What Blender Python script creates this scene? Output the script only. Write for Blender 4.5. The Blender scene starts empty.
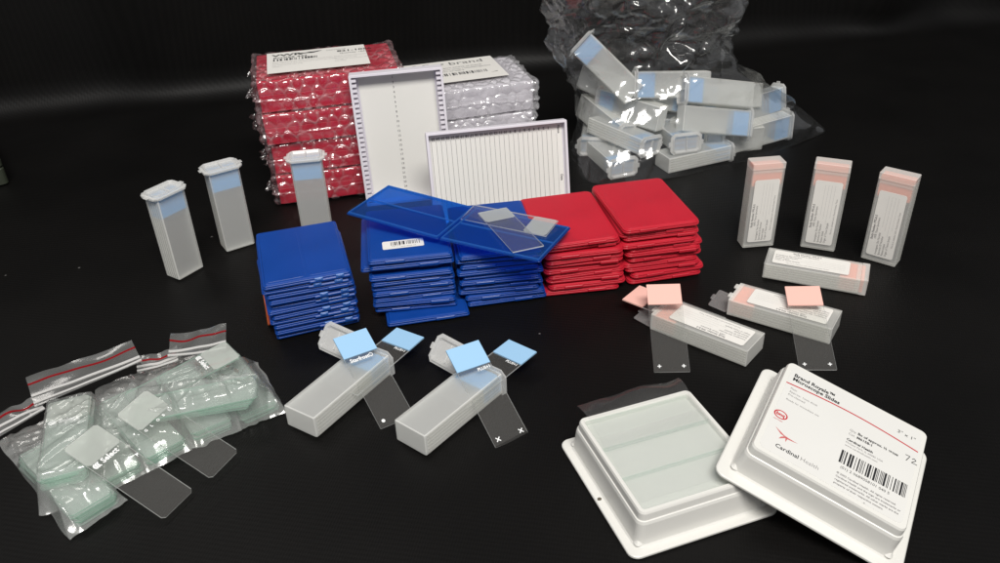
import bpy, bmesh, math, random
from mathutils import Matrix, Vector, noise
sc = bpy.context.scene
col = sc.collection
R = math.radians
U = 0.01                                   # the script works in centimetres
# ------------------------------------------------------------------ camera
CF, CP, CR, CH = 836.0, R(31.90), R(-2.21), 36.86
_fw = Vector((0, math.cos(CP), -math.sin(CP))); _up = Vector((0, math.sin(CP), math.cos(CP))); _ri = Vector((1, 0, 0))
_R = _ri*math.cos(CR) + _up*math.sin(CR); _U = -_ri*math.sin(CR) + _up*math.cos(CR)
cam = bpy.data.cameras.new('camera'); co = bpy.data.objects.new('camera', cam); col.objects.link(co)
cam.sensor_fit = 'HORIZONTAL'; cam.sensor_width = 36; cam.lens = 36*CF/1000; cam.clip_start = 0.01; cam.clip_end = 50
co.matrix_world = Matrix.Translation((0, 0, CH*U)) @ Matrix((_R, _U, -_fw)).transposed().to_4x4()
sc.camera = co
def at(px, py, z=0.0):
    d = _fw + _R*((px-500)/CF) - _U*((py-281.5)/CF)
    t = (z-CH)/d.z
    return Vector((0, 0, CH)) + d*t
# ------------------------------------------------------------------ materials
def new_mat(name):
    m = bpy.data.materials.new(name); m.use_nodes = True
    nt = m.node_tree; nt.nodes.clear()
    out = nt.nodes.new('ShaderNodeOutputMaterial')
    return m, nt, out
def N(nt, t, **kw):
    n = nt.nodes.new(t)
    for k, v in kw.items():
        if k.startswith('i_'): n.inputs[k[2:].replace('_', ' ')].default_value = v
        else: setattr(n, k, v)
    return n
def c4(c): return (c[0], c[1], c[2], 1)
def bump(nt, scale=40, strength=.2, dist=.001, detail=3):
    tc = N(nt, 'ShaderNodeTexCoord'); nz = N(nt, 'ShaderNodeTexNoise'); b = N(nt, 'ShaderNodeBump')
    nz.inputs['Scale'].default_value = scale; nz.inputs['Detail'].default_value = detail
    b.inputs['Strength'].default_value = strength; b.inputs['Distance'].default_value = dist
    nt.links.new(tc.outputs['Object'], nz.inputs['Vector']); nt.links.new(nz.outputs['Fac'], b.inputs['Height'])
    return b, nz, tc
def plastic(name, c, rough=.35, spec=.5, bs=0, bscale=60, var=0, trans=0, sss=0):
    m, nt, out = new_mat(name)
    p = N(nt, 'ShaderNodeBsdfPrincipled'); p.inputs['Base Color'].default_value = c4(c)
    p.inputs['Roughness'].default_value = rough; p.inputs['Specular IOR Level'].default_value = spec
    if bs or var:
        b, nz, tc = bump(nt, bscale, bs or .05)
        if bs: nt.links.new(b.outputs[0], p.inputs['Normal'])
        if var:
            mx = N(nt, 'ShaderNodeMix', data_type='RGBA'); n2 = N(nt, 'ShaderNodeTexNoise'); n2.inputs['Scale'].default_value = 25; n2.inputs['Detail'].default_value = 5
            nt.links.new(tc.outputs['Object'], n2.inputs['Vector'])
            mx.inputs[6].default_value = c4([x*(1-var) for x in c]); mx.inputs[7].default_value = c4([min(1, x*(1+var)) for x in c])
            nt.links.new(n2.outputs['Fac'], mx.inputs[0]); nt.links.new(mx.outputs[2], p.inputs['Base Color'])
            mr = N(nt, 'ShaderNodeMapRange'); mr.inputs[3].default_value = rough*.8; mr.inputs[4].default_value = min(1, rough*1.25)
            nt.links.new(n2.outputs['Fac'], mr.inputs[0]); nt.links.new(mr.outputs[0], p.inputs['Roughness'])
    sh = p.outputs[0]
    if trans:
        t = N(nt, 'ShaderNodeBsdfTranslucent'); t.inputs[0].default_value = c4(c); mm = N(nt, 'ShaderNodeMixShader'); mm.inputs[0].default_value = trans
        nt.links.new(sh, mm.inputs[1]); nt.links.new(t.outputs[0], mm.inputs[2]); sh = mm.outputs[0]
    nt.links.new(sh, out.inputs[0])
    return m
def clear(name, tint=(1, 1, 1), milk=.1, milkc=(.9, .9, .88), gloss=.6, rough=.08, transl=.5, bs=0, bscale=60, bdist=.001, ior=1.45, rim=0):
    """see-through sheet: transparent + some milky scatter + a fresnel gloss"""
    m, nt, out = new_mat(name)
    t = N(nt, 'ShaderNodeBsdfTransparent'); t.inputs[0].default_value = c4(tint)
    d = N(nt, 'ShaderNodeBsdfDiffuse'); d.inputs[0].default_value = c4(milkc)
    l = N(nt, 'ShaderNodeBsdfTranslucent'); l.inputs[0].default_value = c4(milkc)
    g = N(nt, 'ShaderNodeBsdfGlossy'); g.inputs['Roughness'].default_value = rough
    a = N(nt, 'ShaderNodeMixShader'); a.inputs[0].default_value = transl
    nt.links.new(d.outputs[0], a.inputs[1]); nt.links.new(l.outputs[0], a.inputs[2])
    b = N(nt, 'ShaderNodeMixShader'); b.inputs[0].default_value = milk
    nt.links.new(t.outputs[0], b.inputs[1]); nt.links.new(a.outputs[0], b.inputs[2])
    if rim:      # the welded ring round each bubble is thicker and cloudier; the seam ridge's highlight is painted in too
        q = N(nt, 'ShaderNodeAttribute', attribute_name='rim'); ma = N(nt, 'ShaderNodeMath', operation='MULTIPLY_ADD'); ma.use_clamp = True
        ma.inputs[1].default_value = rim; ma.inputs[2].default_value = milk
        nt.links.new(q.outputs['Fac'], ma.inputs[0]); nt.links.new(ma.outputs[0], b.inputs[0])
    # both sides of a thin sheet reflect alike: Schlick's curve on the facing angle
    f = N(nt, 'ShaderNodeLayerWeight'); f.inputs['Blend'].default_value = .5
    pw = N(nt, 'ShaderNodeMath', operation='POWER'); pw.inputs[1].default_value = 5; nt.links.new(f.outputs['Facing'], pw.inputs[0])
    ad = N(nt, 'ShaderNodeMath', operation='MULTIPLY_ADD'); ad.inputs[1].default_value = .96; ad.inputs[2].default_value = ((ior-1)/(ior+1))**2; nt.links.new(pw.outputs[0], ad.inputs[0])
    mu = N(nt, 'ShaderNodeMath', operation='MULTIPLY'); mu.inputs[1].default_value = gloss
    nt.links.new(ad.outputs[0], mu.inputs[0])
    mi_ = N(nt, 'ShaderNodeMath', operation='MINIMUM'); mi_.inputs[1].default_value = .38; nt.links.new(mu.outputs[0], mi_.inputs[0]); mu = mi_
    e = N(nt, 'ShaderNodeMixShader'); nt.links.new(mu.outputs[0], e.inputs[0])
    nt.links.new(b.outputs[0], e.inputs[1]); nt.links.new(g.outputs[0], e.inputs[2])
    if bs:
        bb, nz, tc = bump(nt, bscale, bs, bdist, 4)
        for q in (d, g, f): nt.links.new(bb.outputs[0], q.inputs['Normal'])
    nt.links.new(e.outputs[0], out.inputs[0])
    return m
M = {}
M['milky_face'] = clear('milky_polypropylene_face', (.99, .99, .98), .25, (.985, .99, .98), .9, .32, .12, .12, 120)
M['pink_face'] = clear('clouded_polypropylene_face', (.99, .985, .975), .24, (.985, .98, .955), .9, .32, .12, .12, 120)
M['milky'] = clear('milky_polypropylene', (.985, .99, .975), .56, (.985, .985, .96), .8, .32, .15, .12, 120)  # milkier mix for narrow walls: their glow is painted in
M['milky_lid'] = clear('milky_lid', (.985, .985, .98), .48, (.98, .98, .965), 1.0, .22, .3)
M['pinkbox'] = clear('clouded_polypropylene', (.98, .98, .965), .50, (.98, .975, .94), .8, .32, .15, .12, 120)
M['rib'] = clear('clouded_rib', (.99, .99, .98), .15, (.97, .96, .92), .7, .35, .3)
M['flap'] = clear('smoky_flap', (.9, .9, .9), .26, (.75, .72, .72), .8, .25, .5)
M['glass'] = clear('slide_glass', (.985, .99, .985), .045, (.75, .72, .68), .9, .03, .3)  # milky share paints in the ceiling's reflection as an even haze
M['glass_edge'] = clear('slide_glass_edge', (.95, .97, .96), .85, (.95, .96, .94), .7, .15, .5)
M['bagglass'] = clear('stacked_slide_glass', (.99, .997, .993), .085, (.84, .90, .865), .8, .05, .25)
M['bagglass_edge'] = clear('stacked_slide_edge', (.85, .95, .9), .6, (.56, .78, .66), .7, .15, .5)
M['boxglass'] = clear('packed_slide_glass', (.92, .925, .925), .03, (.86, .86, .82), .6, .1, .3)
M['trayglass'] = clear('carton_slide_glass', (.994, .998, .996), .05, (.90, .92, .905), .7, .06, .2)
M['trayglass_edge'] = clear('carton_slide_edge', (.93, .97, .95),  .10, (.82, .88, .85), .6, .2, .4)
M['frost'] = clear('frosted_glass', (.95, .965, .95), .36, (.80, .82, .79), .5, .4, .3)
M['blue_frost'] = plastic('blue_frosted_coating', (.33, .56, .80), .6, .3)
M['blue_frost_deep'] = plastic('blue_slide_end', (.03, .40, .84), .6, .3)
M['pink_frost'] = plastic('pink_frosted_coating', (.86, .50, .43), .6, .3)
M['pink_frost_deep'] = plastic('pink_slide_end', (.93, .36, .24), .6, .3)
M['blue'] = plastic('blue_polypropylene', (.006, .066, .37), .34, .5, .12, 70, .16, .18)
M['blue_tab'] = plastic('pale_blue_latch', (.05, .17, .55), .3, .5, 0, 60, 0, .2)
M['blue_clear'] = clear('clear_blue_polypropylene', (.12, .40, .88), .2, (.02, .20, .70), 1.2, .2, .3, .08, 60)
M['blue_rim'] = clear('pale_blue_rim', (.3, .6, .95), .35, (.07, .32, .80), 1.2, .2, .3)
M['red'] = plastic('red_polypropylene', (.64, .020, .042), .38, .5, .12, 70, .12, .18)
M['orange'] = plastic('orange_polypropylene', (.75, .16, .05), .35)
M['redbox'] = plastic('red_box_plastic', (.62, .011, .046), .45)
M['white'] = plastic('white_box_plastic', (.80, .77, .83), .4, .4, 0, 60, .02)
M['vac'] = plastic('white_formed_plastic', (.72, .712, .675), .3, .5, .04, 40, .015)
M['paper'] = plastic('white_label_paper', (.80, .78, .74), .55, .3, .04, 200, .02)
M['carton_paper'] = plastic('carton_label_paper', (.69, .685, .66), .5, .35, .04, 200, .02)
M['paper_grey'] = plastic('index_paper', (.80, .79, .75), .7, .2)
M['ink'] = plastic('black_ink', (.02, .02, .022), .6, .2)
M['grey_ink'] = plastic('grey_ink', (.20, .19, .19), .6, .2)
M['fine_ink'] = plastic('pale_grey_ink', (.42, .41, .40), .6, .2)
M['red_ink'] = plastic('red_ink', (.50, .02, .03), .5, .2)
M['pale_red_ink'] = plastic('pale_red_ink', (.55, .13, .13), .5, .2)
M['white_ink'] = plastic('white_print', (.85, .86, .86), .6, .2)
M['film'] = clear('bag_film', (.99, .99, .99), .035, (.88, .89, .89), 3.0, .13, .5, .12, 40, .003)
M['zipfilm'] = clear('zip_bag_film', (.985, .99, .985), .18, (.92, .93, .91), 3.0, .15, .35, .2, 50, .002)
M['wrap'] = clear('bubble_film', (.985, .98, .98), .05, (.88, .66, .68), 4.5, .15, .25, .4, 120, .002, rim=.36)
M['wrapw'] = clear('bubble_film_on_white', (.985, .985, .985), .25, (.90, .89, .91), 4.5, .15, .25, .4, 120, .002, rim=.32)
M['tray_film'] = clear('tray_film', (.985, .985, .985), .07, (.88, .88, .87), .6, .10, .4, .08, 30, .002)
M['zip'] = plastic('white_zip', (.78, .77, .76), .4, .5, 0, 60, 0, .3)
M['redline'] = clear('red_zip_line', (.9, .4, .4), .42, (.62, .02, .035), .6, .3, .4)
M['olive'] = plastic('olive_case', (.035, .042, .028), .5)
M['dirt'] = plastic('brown_mark', (.10, .085, .06), .8)
# black cloth: rib weave, lint, cloudy sheen
def cloth_mat():
    m, nt, out = new_mat('black_cloth')
    p = N(nt, 'ShaderNodeBsdfPrincipled'); p.inputs['Roughness'].default_value = .5
    p.inputs['Specular IOR Level'].default_value = .17
    p.inputs['Sheen Weight'].default_value = .006; p.inputs['Sheen Roughness'].default_value = .45
    tc = N(nt, 'ShaderNodeTexCoord')
    w1 = N(nt, 'ShaderNodeTexWave', wave_type='BANDS', bands_direction='X'); w1.inputs['Scale'].default_value = 190; w1.inputs['Distortion'].default_value = .6; w1.inputs['Detail Scale'].default_value = 3
    w2 = N(nt, 'ShaderNodeTexWave', wave_type='BANDS', bands_direction='Y'); w2.inputs['Scale'].default_value = 95; w2.inputs['Distortion'].default_value = .5
    mp = N(nt, 'ShaderNodeMapping'); mp.inputs['Rotation'].default_value = (0, 0, R(12))
    nt.links.new(tc.outputs['Object'], mp.inputs[0]); nt.links.new(mp.outputs[0], w1.inputs[0]); nt.links.new(mp.outputs[0], w2.inputs[0])
    ad = N(nt, 'ShaderNodeMath', operation='ADD'); nt.links.new(w1.outputs['Fac'], ad.inputs[0]); nt.links.new(w2.outputs['Fac'], ad.inputs[1])
    b = N(nt, 'ShaderNodeBump'); b.inputs['Strength'].default_value = .17; b.inputs['Distance'].default_value = .0003
    nt.links.new(ad.outputs[0], b.inputs['Height']); nt.links.new(b.outputs[0], p.inputs['Normal'])
    n1 = N(nt, 'ShaderNodeTexNoise'); n1.inputs['Scale'].default_value = 9; n1.inputs['Detail'].default_value = 6
    nt.links.new(tc.outputs['Object'], n1.inputs[0])
    mr = N(nt, 'ShaderNodeMapRange'); mr.inputs[1].default_value = .3; mr.inputs[2].default_value = .75; mr.inputs[3].default_value = .7; mr.inputs[4].default_value = 1.35
    nt.links.new(n1.outputs[0], mr.inputs[0])
    wr = N(nt, 'ShaderNodeMapRange'); wr.inputs[2].default_value = 2; wr.inputs[3].default_value = .75; wr.inputs[4].default_value = 1.25
    nt.links.new(ad.outputs[0], wr.inputs[0])
    mu = N(nt, 'ShaderNodeMath', operation='MULTIPLY'); nt.links.new(mr.outputs[0], mu.inputs[0]); nt.links.new(wr.outputs[0], mu.inputs[1])
    vc = N(nt, 'ShaderNodeVectorMath', operation='SCALE'); vc.inputs[0].default_value = (.0034, .0031, .0029); nt.links.new(mu.outputs[0], vc.inputs['Scale'])
    vo = N(nt, 'ShaderNodeTexVoronoi'); vo.inputs['Scale'].default_value = 30; nt.links.new(tc.outputs['Object'], vo.inputs[0])
    lt = N(nt, 'ShaderNodeMath', operation='LESS_THAN'); lt.inputs[1].default_value = .030; nt.links.new(vo.outputs['Distance'], lt.inputs[0])
    sp = N(nt, 'ShaderNodeSeparateColor'); nt.links.new(vo.outputs['Color'], sp.inputs[0])
    g2 = N(nt, 'ShaderNodeMath', operation='GREATER_THAN'); g2.inputs[1].default_value = .78; nt.links.new(sp.outputs[0], g2.inputs[0])
    m2 = N(nt, 'ShaderNodeMath', operation='MULTIPLY'); nt.links.new(lt.outputs[0], m2.inputs[0]); nt.links.new(g2.outputs[0], m2.inputs[1])
    mx = N(nt, 'ShaderNodeMix', data_type='RGBA'); mx.inputs[7].default_value = (.12, .115, .11, 1)
    nt.links.new(m2.outputs[0], mx.inputs[0]); nt.links.new(vc.outputs[0], mx.inputs[6]); nt.links.new(mx.outputs[2], p.inputs['Base Color'])
    nt.links.new(p.outputs[0], out.inputs[0])
    return m
M['cloth'] = cloth_mat()
# ------------------------------------------------------------------ mesh building
class MB:
    def __init__(s): s.v = []; s.f = []; s.m = []; s.s = []; s.a = None
    def add(s, v, f, X=None, mi=0, smooth=False):
        k = len(s.v)
        s.v += [tuple(X @ Vector(p)) if X is not None else tuple(p) for p in v]
        for q in f: s.f.append([i+k for i in q]); s.m.append(mi); s.s.append(smooth)
        return s
    def loft(s, loops, cap0=True, cap1=True, X=None, mi=0, smooth=False, closed=True):
        n = len(loops[0]); v = [p for l in loops for p in l]; f = []
        for i in range(len(loops)-1):
            for j in range(n if closed else n-1):
                a = i*n+j; b = i*n+(j+1) % n
                f.append([a, b, b+n, a+n])
        if cap0: f.append(list(range(n))[::-1])
        if cap1: f.append([(len(loops)-1)*n+j for j in range(n)])
        return s.add(v, f, X, mi, smooth)
    def box(s, x0, x1, y0, y1, z0, z1, X=None, mi=0, edge_mi=None):
        v = [(x, y, z) for z in (z0, z1) for y in (y0, y1) for x in (x0, x1)]
        s.add(v, [[0, 2, 3, 1], [4, 5, 7, 6]], X, mi)
        k = len(s.v)-8
        for q in ([0, 1, 5, 4], [1, 3, 7, 5], [3, 2, 6, 7], [2, 0, 4, 6]):
            s.f.append([i+k for i in q]); s.m.append(mi if edge_mi is None else edge_mi); s.s.append(False)
        return s
    def build(s, name, mats, parent=None, merge=0):
        me = bpy.data.meshes.new(name)
        me.from_pydata([(a*U, b*U, c*U) for a, b, c in s.v], [], s.f)
        for m in (mats if isinstance(mats, (list, tuple)) else [mats]): me.materials.append(m)
        if s.a:
            at_ = me.attributes.new('rim', 'FLOAT', 'POINT'); at_.data.foreach_set('value', (s.a+[0]*len(s.v))[:len(s.v)])
        me.polygons.foreach_set('material_index', s.m); me.polygons.foreach_set('use_smooth', s.s); me.update()
        if merge:
            bm = bmesh.new(); bm.from_mesh(me); bmesh.ops.remove_doubles(bm, verts=bm.verts, dist=merge*U)
            bmesh.ops.recalc_face_normals(bm, faces=bm.faces); bm.to_mesh(me); bm.free()
        o = bpy.data.objects.new(name, me); col.objects.link(o)
        if parent: o.parent = parent
        return o
def rr(w, d, r, n, z, cx=0, cy=0):
    """rounded rectangle loop, n segments per corner (n=1 chamfer)"""
    out = []
    for k, (sx, sy) in enumerate(((1, 1), (-1, 1), (-1, -1), (1, -1))):
        for i in range(n+1):
            a = R(90*k + 90*i/n)
            out.append((cx+sx*(w/2-r)+r*math.cos(a), cy+sy*(d/2-r)+r*math.sin(a), z))
    return out
def slab(mb, w, d, r, z0, z1, bev=.03, n=4, cx=0, cy=0, X=None, mi=0, dz=None):
    L = [rr(w-2*bev, d-2*bev, max(r-bev, .01), n, z0, cx, cy), rr(w, d, r, n, z0+bev, cx, cy), rr(w, d, r, n, z1-bev, cx, cy), rr(w-2*bev, d-2*bev, max(r-bev, .01), n, z1, cx, cy)]
    if dz: L = [[(x, y, z+dz(x, y)) for x, y, z in l] for l in L]
    mb.loft(L, X=X, mi=mi)
_tx = {}
def text(mb, s, size, X, mi=0, align='LEFT', bold=0, sx=1.0):
    """flat lettering laid in X's xy plane, as real mesh"""
    key = (s, size, align, bold)
    if key not in _tx:
        cu = bpy.data.curves.new('lettering', 'FONT'); cu.body = s; cu.size = size; cu.align_x = align; cu.resolution_u = 2; cu.offset = bold
        ob = bpy.data.objects.new('lettering', cu); col.objects.link(ob)
        dg = bpy.context.evaluated_depsgraph_get(); me = ob.evaluated_get(dg).to_mesh()
        _tx[key] = ([tuple(v.co) for v in me.vertices], [list(p.vertices) for p in me.polygons])
        ob.evaluated_get(dg).to_mesh_clear(); bpy.data.objects.remove(ob); bpy.data.curves.remove(cu)
    v, f = _tx[key]
    mb.add([(x*sx, y, z) for x, y, z in v], f, X, mi)
def barcode(mb, x0, x1, y0, y1, X, seed, mi=0, unit=.03):
    rnd = random.Random(seed); x = x0
    while x < x1:
        w = unit*rnd.choice((1, 1, 1, 2, 3)); g = unit*rnd.choice((1, 1, 2, 2, 3))
        mb.add([(x, y0, 0), (min(x+w, x1), y0, 0), (min(x+w, x1), y1, 0), (x, y1, 0)], [[0, 1, 2, 3]], X, mi); x += w+g
def T(x, y, z): return Matrix.Translation((x, y, z))
def RX(a): return Matrix.Rotation(R(a), 4, 'X')
def RY(a): return Matrix.Rotation(R(a), 4, 'Y')
def RZ(a): return Matrix.Rotation(R(a), 4, 'Z')
def P(x, y, z, rx=0, ry=0, rz=0): return T(x, y, z) @ RZ(rz) @ RY(ry) @ RX(rx)
def frame(o, ex, ey, ez):
    m = Matrix((ex, ey, ez)).transposed().to_4x4(); m.translation = o; return m
def place(o, X):
    l, q, s = X.decompose(); o.location = l*U; o.rotation_mode = 'XYZ'; o.rotation_euler = q.to_euler('XYZ')
def tag(o, label, cat, group=None, kind=None):
    if label: o['label'] = label
    if cat: o['category'] = cat
    if group: o['group'] = group
    if kind: o['kind'] = kind
    return o
def thing(name, label, cat, X, group=None):
    o = bpy.data.objects.new(name, None); col.objects.link(o); o.empty_display_size = .01
    place(o, X); return tag(o, label, cat, group)
def copy_tree(o, X=None, label=None, group=None, parent=None):
    c = o.copy(); col.objects.link(c)
    if parent: c.parent = parent
    for ch in o.children: copy_tree(ch, parent=c)
    if X is not None: place(c, X)
    if label: c['label'] = label
    if group: c['group'] = group
    return c
PROTO = {}
def stamp(key, maker, X, label, group=None):
    """first use builds the thing, later uses copy it"""
    if key not in PROTO:
        o = maker(); PROTO[key] = o; place(o, X); o['label'] = label
        if group: o['group'] = group
        return o
    c = copy_tree(PROTO[key], X, label, group)
    if not group and 'group' in c: del c['group']
    return c
ORD = ['topmost', 'second', 'third', 'fourth', 'fifth', 'sixth', 'seventh', 'eighth', 'ninth', 'tenth', 'eleventh', 'twelfth']
# ------------------------------------------------------------------ setting
def cloth():
    mb = MB(); nx, ny = 170, 150; v = []; f = []
    for j in range(ny+1):
        s = j/ny
        for i in range(nx+1):
            x = -150 + 300*i/nx
            ycr = 115.5 + .18*x + .8*noise.noise((x*.03, 2, 0))        # where the cloth turns up
            L0 = 40 + ycr; Rc = 3.0; arc = Rc*math.pi/2; tot = L0 - Rc + arc + 75
            d = s*tot
            # finer rows near the turn
            d = tot*(s + .0*math.sin(2*math.pi*s))
            if d < L0-Rc: y, z, fold = -40+d, 0, 0
            elif d < L0-Rc+arc:
                a = (d-L0+Rc)/Rc; y = ycr-Rc+Rc*math.sin(a); z = Rc*(1-math.cos(a)); fold = a/1.57*.4
            else: z = Rc + d-(L0-Rc+arc); y = ycr; fold = min(1, .4+z/25)
            fo = 1.8*noise.noise((x*.045+5, z*.012, 1)) + .9*noise.noise((x*.11, z*.02, 7))
            if x > 20: fo += 2.2*math.exp(-((x-58-z*.15)/5)**2) - 2.0*math.exp(-((x-70-z*.1)/6)**2)
            y -= fold*fo
            z += .10*noise.noise((x*.05, y*.05, 3)) + .16*max(0, 1-4*abs(noise.noise((x*.022+2, y*.03, 5))))*(1 if y > 75 else .15) + .05*noise.noise((x*.15, y*.15, 9)) if z < .5 else 0
            if z < .5: z -= .12
            v.append((x, y, z))
    for j in range(ny):
        for i in range(nx):
            a = j*(nx+1)+i; f.append([a, a+1, a+nx+2, a+nx+1])
    mb.add(v, f, None, 0, True)
    o = mb.build('ground', M['cloth']); o['kind'] = 'structure'; o['label'] = 'black ribbed cloth under everything, turned up behind as a backdrop'
cloth()
# ------------------------------------------------------------------ slides
def slide(kind):
    """x width 2.5, y length 7.5, thickness about z=0; marked end at +y"""
    def mk():
        root = thing('microscope_slide', 'x', 'microscope slide', Matrix())
        fr = {'blue': 'blue_frost', 'bluein': 'blue_frost_deep', 'bluebag': 'blue_frost_deep', 'pink': 'pink_frost', 'pinkin': 'pink_frost_deep'}.get(kind.split('_')[0])
        in_bag = kind.startswith('bag')
        pale = kind in ('carton', 'bluebag')
        g = MB()
        c = .18 if ('select' in kind or 'globe' in kind or in_bag) else .03
        lo, hi = rr(2.5, 7.5, c, 1, -.05), rr(2.5, 7.5, c, 1, .05)
        g.add(lo+hi, [list(range(8))[::-1], list(range(8, 16))], None, 0)
        g.add(lo+hi, [[i, (i+1) % 8, 8+(i+1) % 8, 8+i] for i in range(8)], None, 1)
        gm = [M['bagglass'], M['bagglass_edge']] if in_bag else [M['trayglass'], M['trayglass_edge']] if pale else [M['boxglass'], M['glass_edge']] if kind.endswith('in') else [M['glass'], M['glass_edge']]
        g.build('glass', gm, root)
        if fr or 'select' in kind or 'globe' in kind or 'plainfrost' in kind:
            e = MB(); y0 = 1.95 if fr else (1.7 if 'in' == kind[-2:] else 1.75)
            yt = 3.75 if fr else 3.7
            cc = .03 if fr else .18
            slab(e, 2.5+.008, yt-y0+.008, cc, .052, .062, .003, 1, 0, (yt+y0)/2)
            if fr: e.box(-1.254, 1.254, y0, 3.754, -.054, .052)
            e.build('frosted_end', M[fr] if fr else M['frost'], root)
        t = MB(); Z = .066
        if kind == 'blue_dot':
            text(t, 'Starfrost®', .40, T(-.95, 1.50, Z), bold=.012)
            t.loft([[(-.85+.13*math.cos(a*.7), -3.3+.13*math.sin(a*.7), Z) for a in range(9)]], True, False)
        if kind in ('blue_cross', 'blue_print'):
            text(t, 'PLUS+1', .30, T(.15, 1.58, Z), bold=.01)
        if kind in ('blue_cross', 'pink_cross'):
            for x in (-.85, .85):
                for a in (45, -45) if kind == 'blue_cross' else (0, 90):
                    k = .2 if kind == 'blue_cross' else .14
                    t.add([(-k, -.035, 0), (k, -.035, 0), (k, .035, 0), (-k, .035, 0)], [[0, 1, 2, 3]], T(x, -3.3, Z+.001*(a > 10)) @ RZ(a))
        if 'select' in kind:
            for q in range(3):
                x = -.95+q*.14
                t.loft([[(x+.17*math.cos(R(b)), 1.52+.2*math.sin(R(b)), Z) for b in range(90, 271, 20)], [(x+.05+.10*math.cos(R(b)), 1.52+.15*math.sin(R(b)), Z) for b in range(90, 271, 20)]], False, False, closed=False)
            text(t, 'Select', .50, T(-.5, 1.36, Z), bold=.018)
        if 'globe' in kind:
            for q, ch in enumerate('GLOBE'): text(t, ch, .26, T(-1.1+q*.5, 1.45, Z), bold=.01)
        if t.v: t.build('printing', M['white_ink'], root)
        return root
    return mk
def put_slide(kind, X, label, group=None): return stamp('slide_'+kind, slide(kind), X, label, group)
# ------------------------------------------------------------------ milky hinged slide boxes
BW, BD, BH = 2.62, 1.70, 7.96
def two_faced(o):
    """narrow walls get a milkier mix than broad ones, painting in light glowing through"""
    for p in o.data.polygons: p.material_index = 1 if abs(p.normal.y) > .8 else 0
def blue_box(opened):
    def mk():
        root = thing('slide_box', 'x', 'slide box', Matrix())
        t = .10; H = BH-.34; b = MB()
        b.loft([rr(BW-.12, BD-.12, .08, 3, 0), rr(BW, BD, .12, 3, .07), rr(BW+.06, BD+.06, .12, 3, H),
                rr(BW+.06-2*t, BD+.06-2*t, .08, 3, H), rr(BW-2*t, BD-2*t, .08, 3, .07)], smooth=False)
        two_faced(b.build('body', [M['milky'], M['milky_face']], root))
        rb = MB()
        for sx in (-1, 1):
            for k in range(6):
                y = -.68+k*.272
                rb.box(sx*(BW/2+.002), sx*(BW/2+.045), y-.05, y+.05, .2, H-.3)
        rb.build('side_ribs', M['rib'], root)
        fl = MB()
        W2, D2 = 3.35, 2.2
        fl.loft([rr(BW-.15, BD-.15, .08, 1, H+.01), rr(W2, D2, .42, 1, H+.01), rr(W2, D2, .42, 1, H+.10), rr(BW-.15, BD-.15, .08, 1, H+.10), rr(BW-.15, BD-.15, .08, 1, H+.01)], False, False)
        if opened:
            for sy in (-1, 1): fl.loft([rr(.2, .14, .06, 2, H+.104, -1.52, sy*.35), rr(.2, .14, .06, 2, H+.11, -1.52, sy*.35)], False, True, mi=1)
        fl.build('flange', [M['milky_lid'], M['ink']], root)
        # lid: chamfered rim plate with a deep tapered recess crossed by a bar
        l = MB()
        l.loft([rr(W2-.04, D2-.04, .32, 1, 0), rr(W2, D2, .34, 1, .02), rr(W2, D2, .34, 1, .10), rr(W2-.42, D2-.34, .30, 1, .12), rr(W2-.46, D2-.38, .28, 1, .27),
                rr(W2-.62, D2-.54, .22, 1, .27), rr(W2-.95, D2-.85, .10, 1, .05)])
        for sx in (-1, 1): slab(l, .26, .5, .08, .02, .10, .02, 3, sx*(W2/2+.09), 0)
        lo = l.build('lid', M['milky_lid'], root)
        br = MB(); br.box(-.05, .05, -.68, .68, .055, .25); br.build('cross_bar', M['milky_lid'], lo)
        lo.location = Vector((0, 0, H+.11))*U
        if opened: lo.location = Vector((3.3, .42, H+.0))*U; lo.rotation_euler = (R(-42), R(176), 0)
        return root
    return mk
def pink_label(parent):
    W, Hh = 2.15, 5.9
    X0 = T(0, -1.42/2-.012, 3.5) @ RX(90)                    # label plane: x right, y up the box
    lb = MB(); slab(lb, W, Hh, .18, -.004, .008, .001, 4, X=X0)
    lo = lb.build('label', M['paper'], parent)
    t = MB()
    def line(s, size, col_x, start, mi=0, bold=0):
        text(t, s, size, X0 @ T(col_x, start, .011) @ RZ(90), mi, bold=bold, sx=.86)
    line('Study Number: PPS-R-5', .27, -.80, -1.5, 0, .008)
    line('100% Tissue Specimens', .24, -.55, -1.4, 0, .003)
    for k, s in enumerate(('Investigator Site Number', 'Specimen ID Number', 'Patient Initials', 'Organ of Tissue Sample')):
        x = -.26+k*.26
        line(s, .235, x, -2.8, 0, .002)
        y0 = (-.2, -.5, -1.0, -.35)[k]
        t.add([(x, y0, .011), (x+.014, y0, .011), (x+.014, 2.6, .011), (x, 2.6, .011)], [[0, 1, 2, 3]], X0, 1)
    line('This kit is unlabeled until a Patient Donates Tissue', .19, .88, -1.9, 0)
    t.build('printing', [M['grey_ink'], M['fine_ink']], lo)
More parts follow.
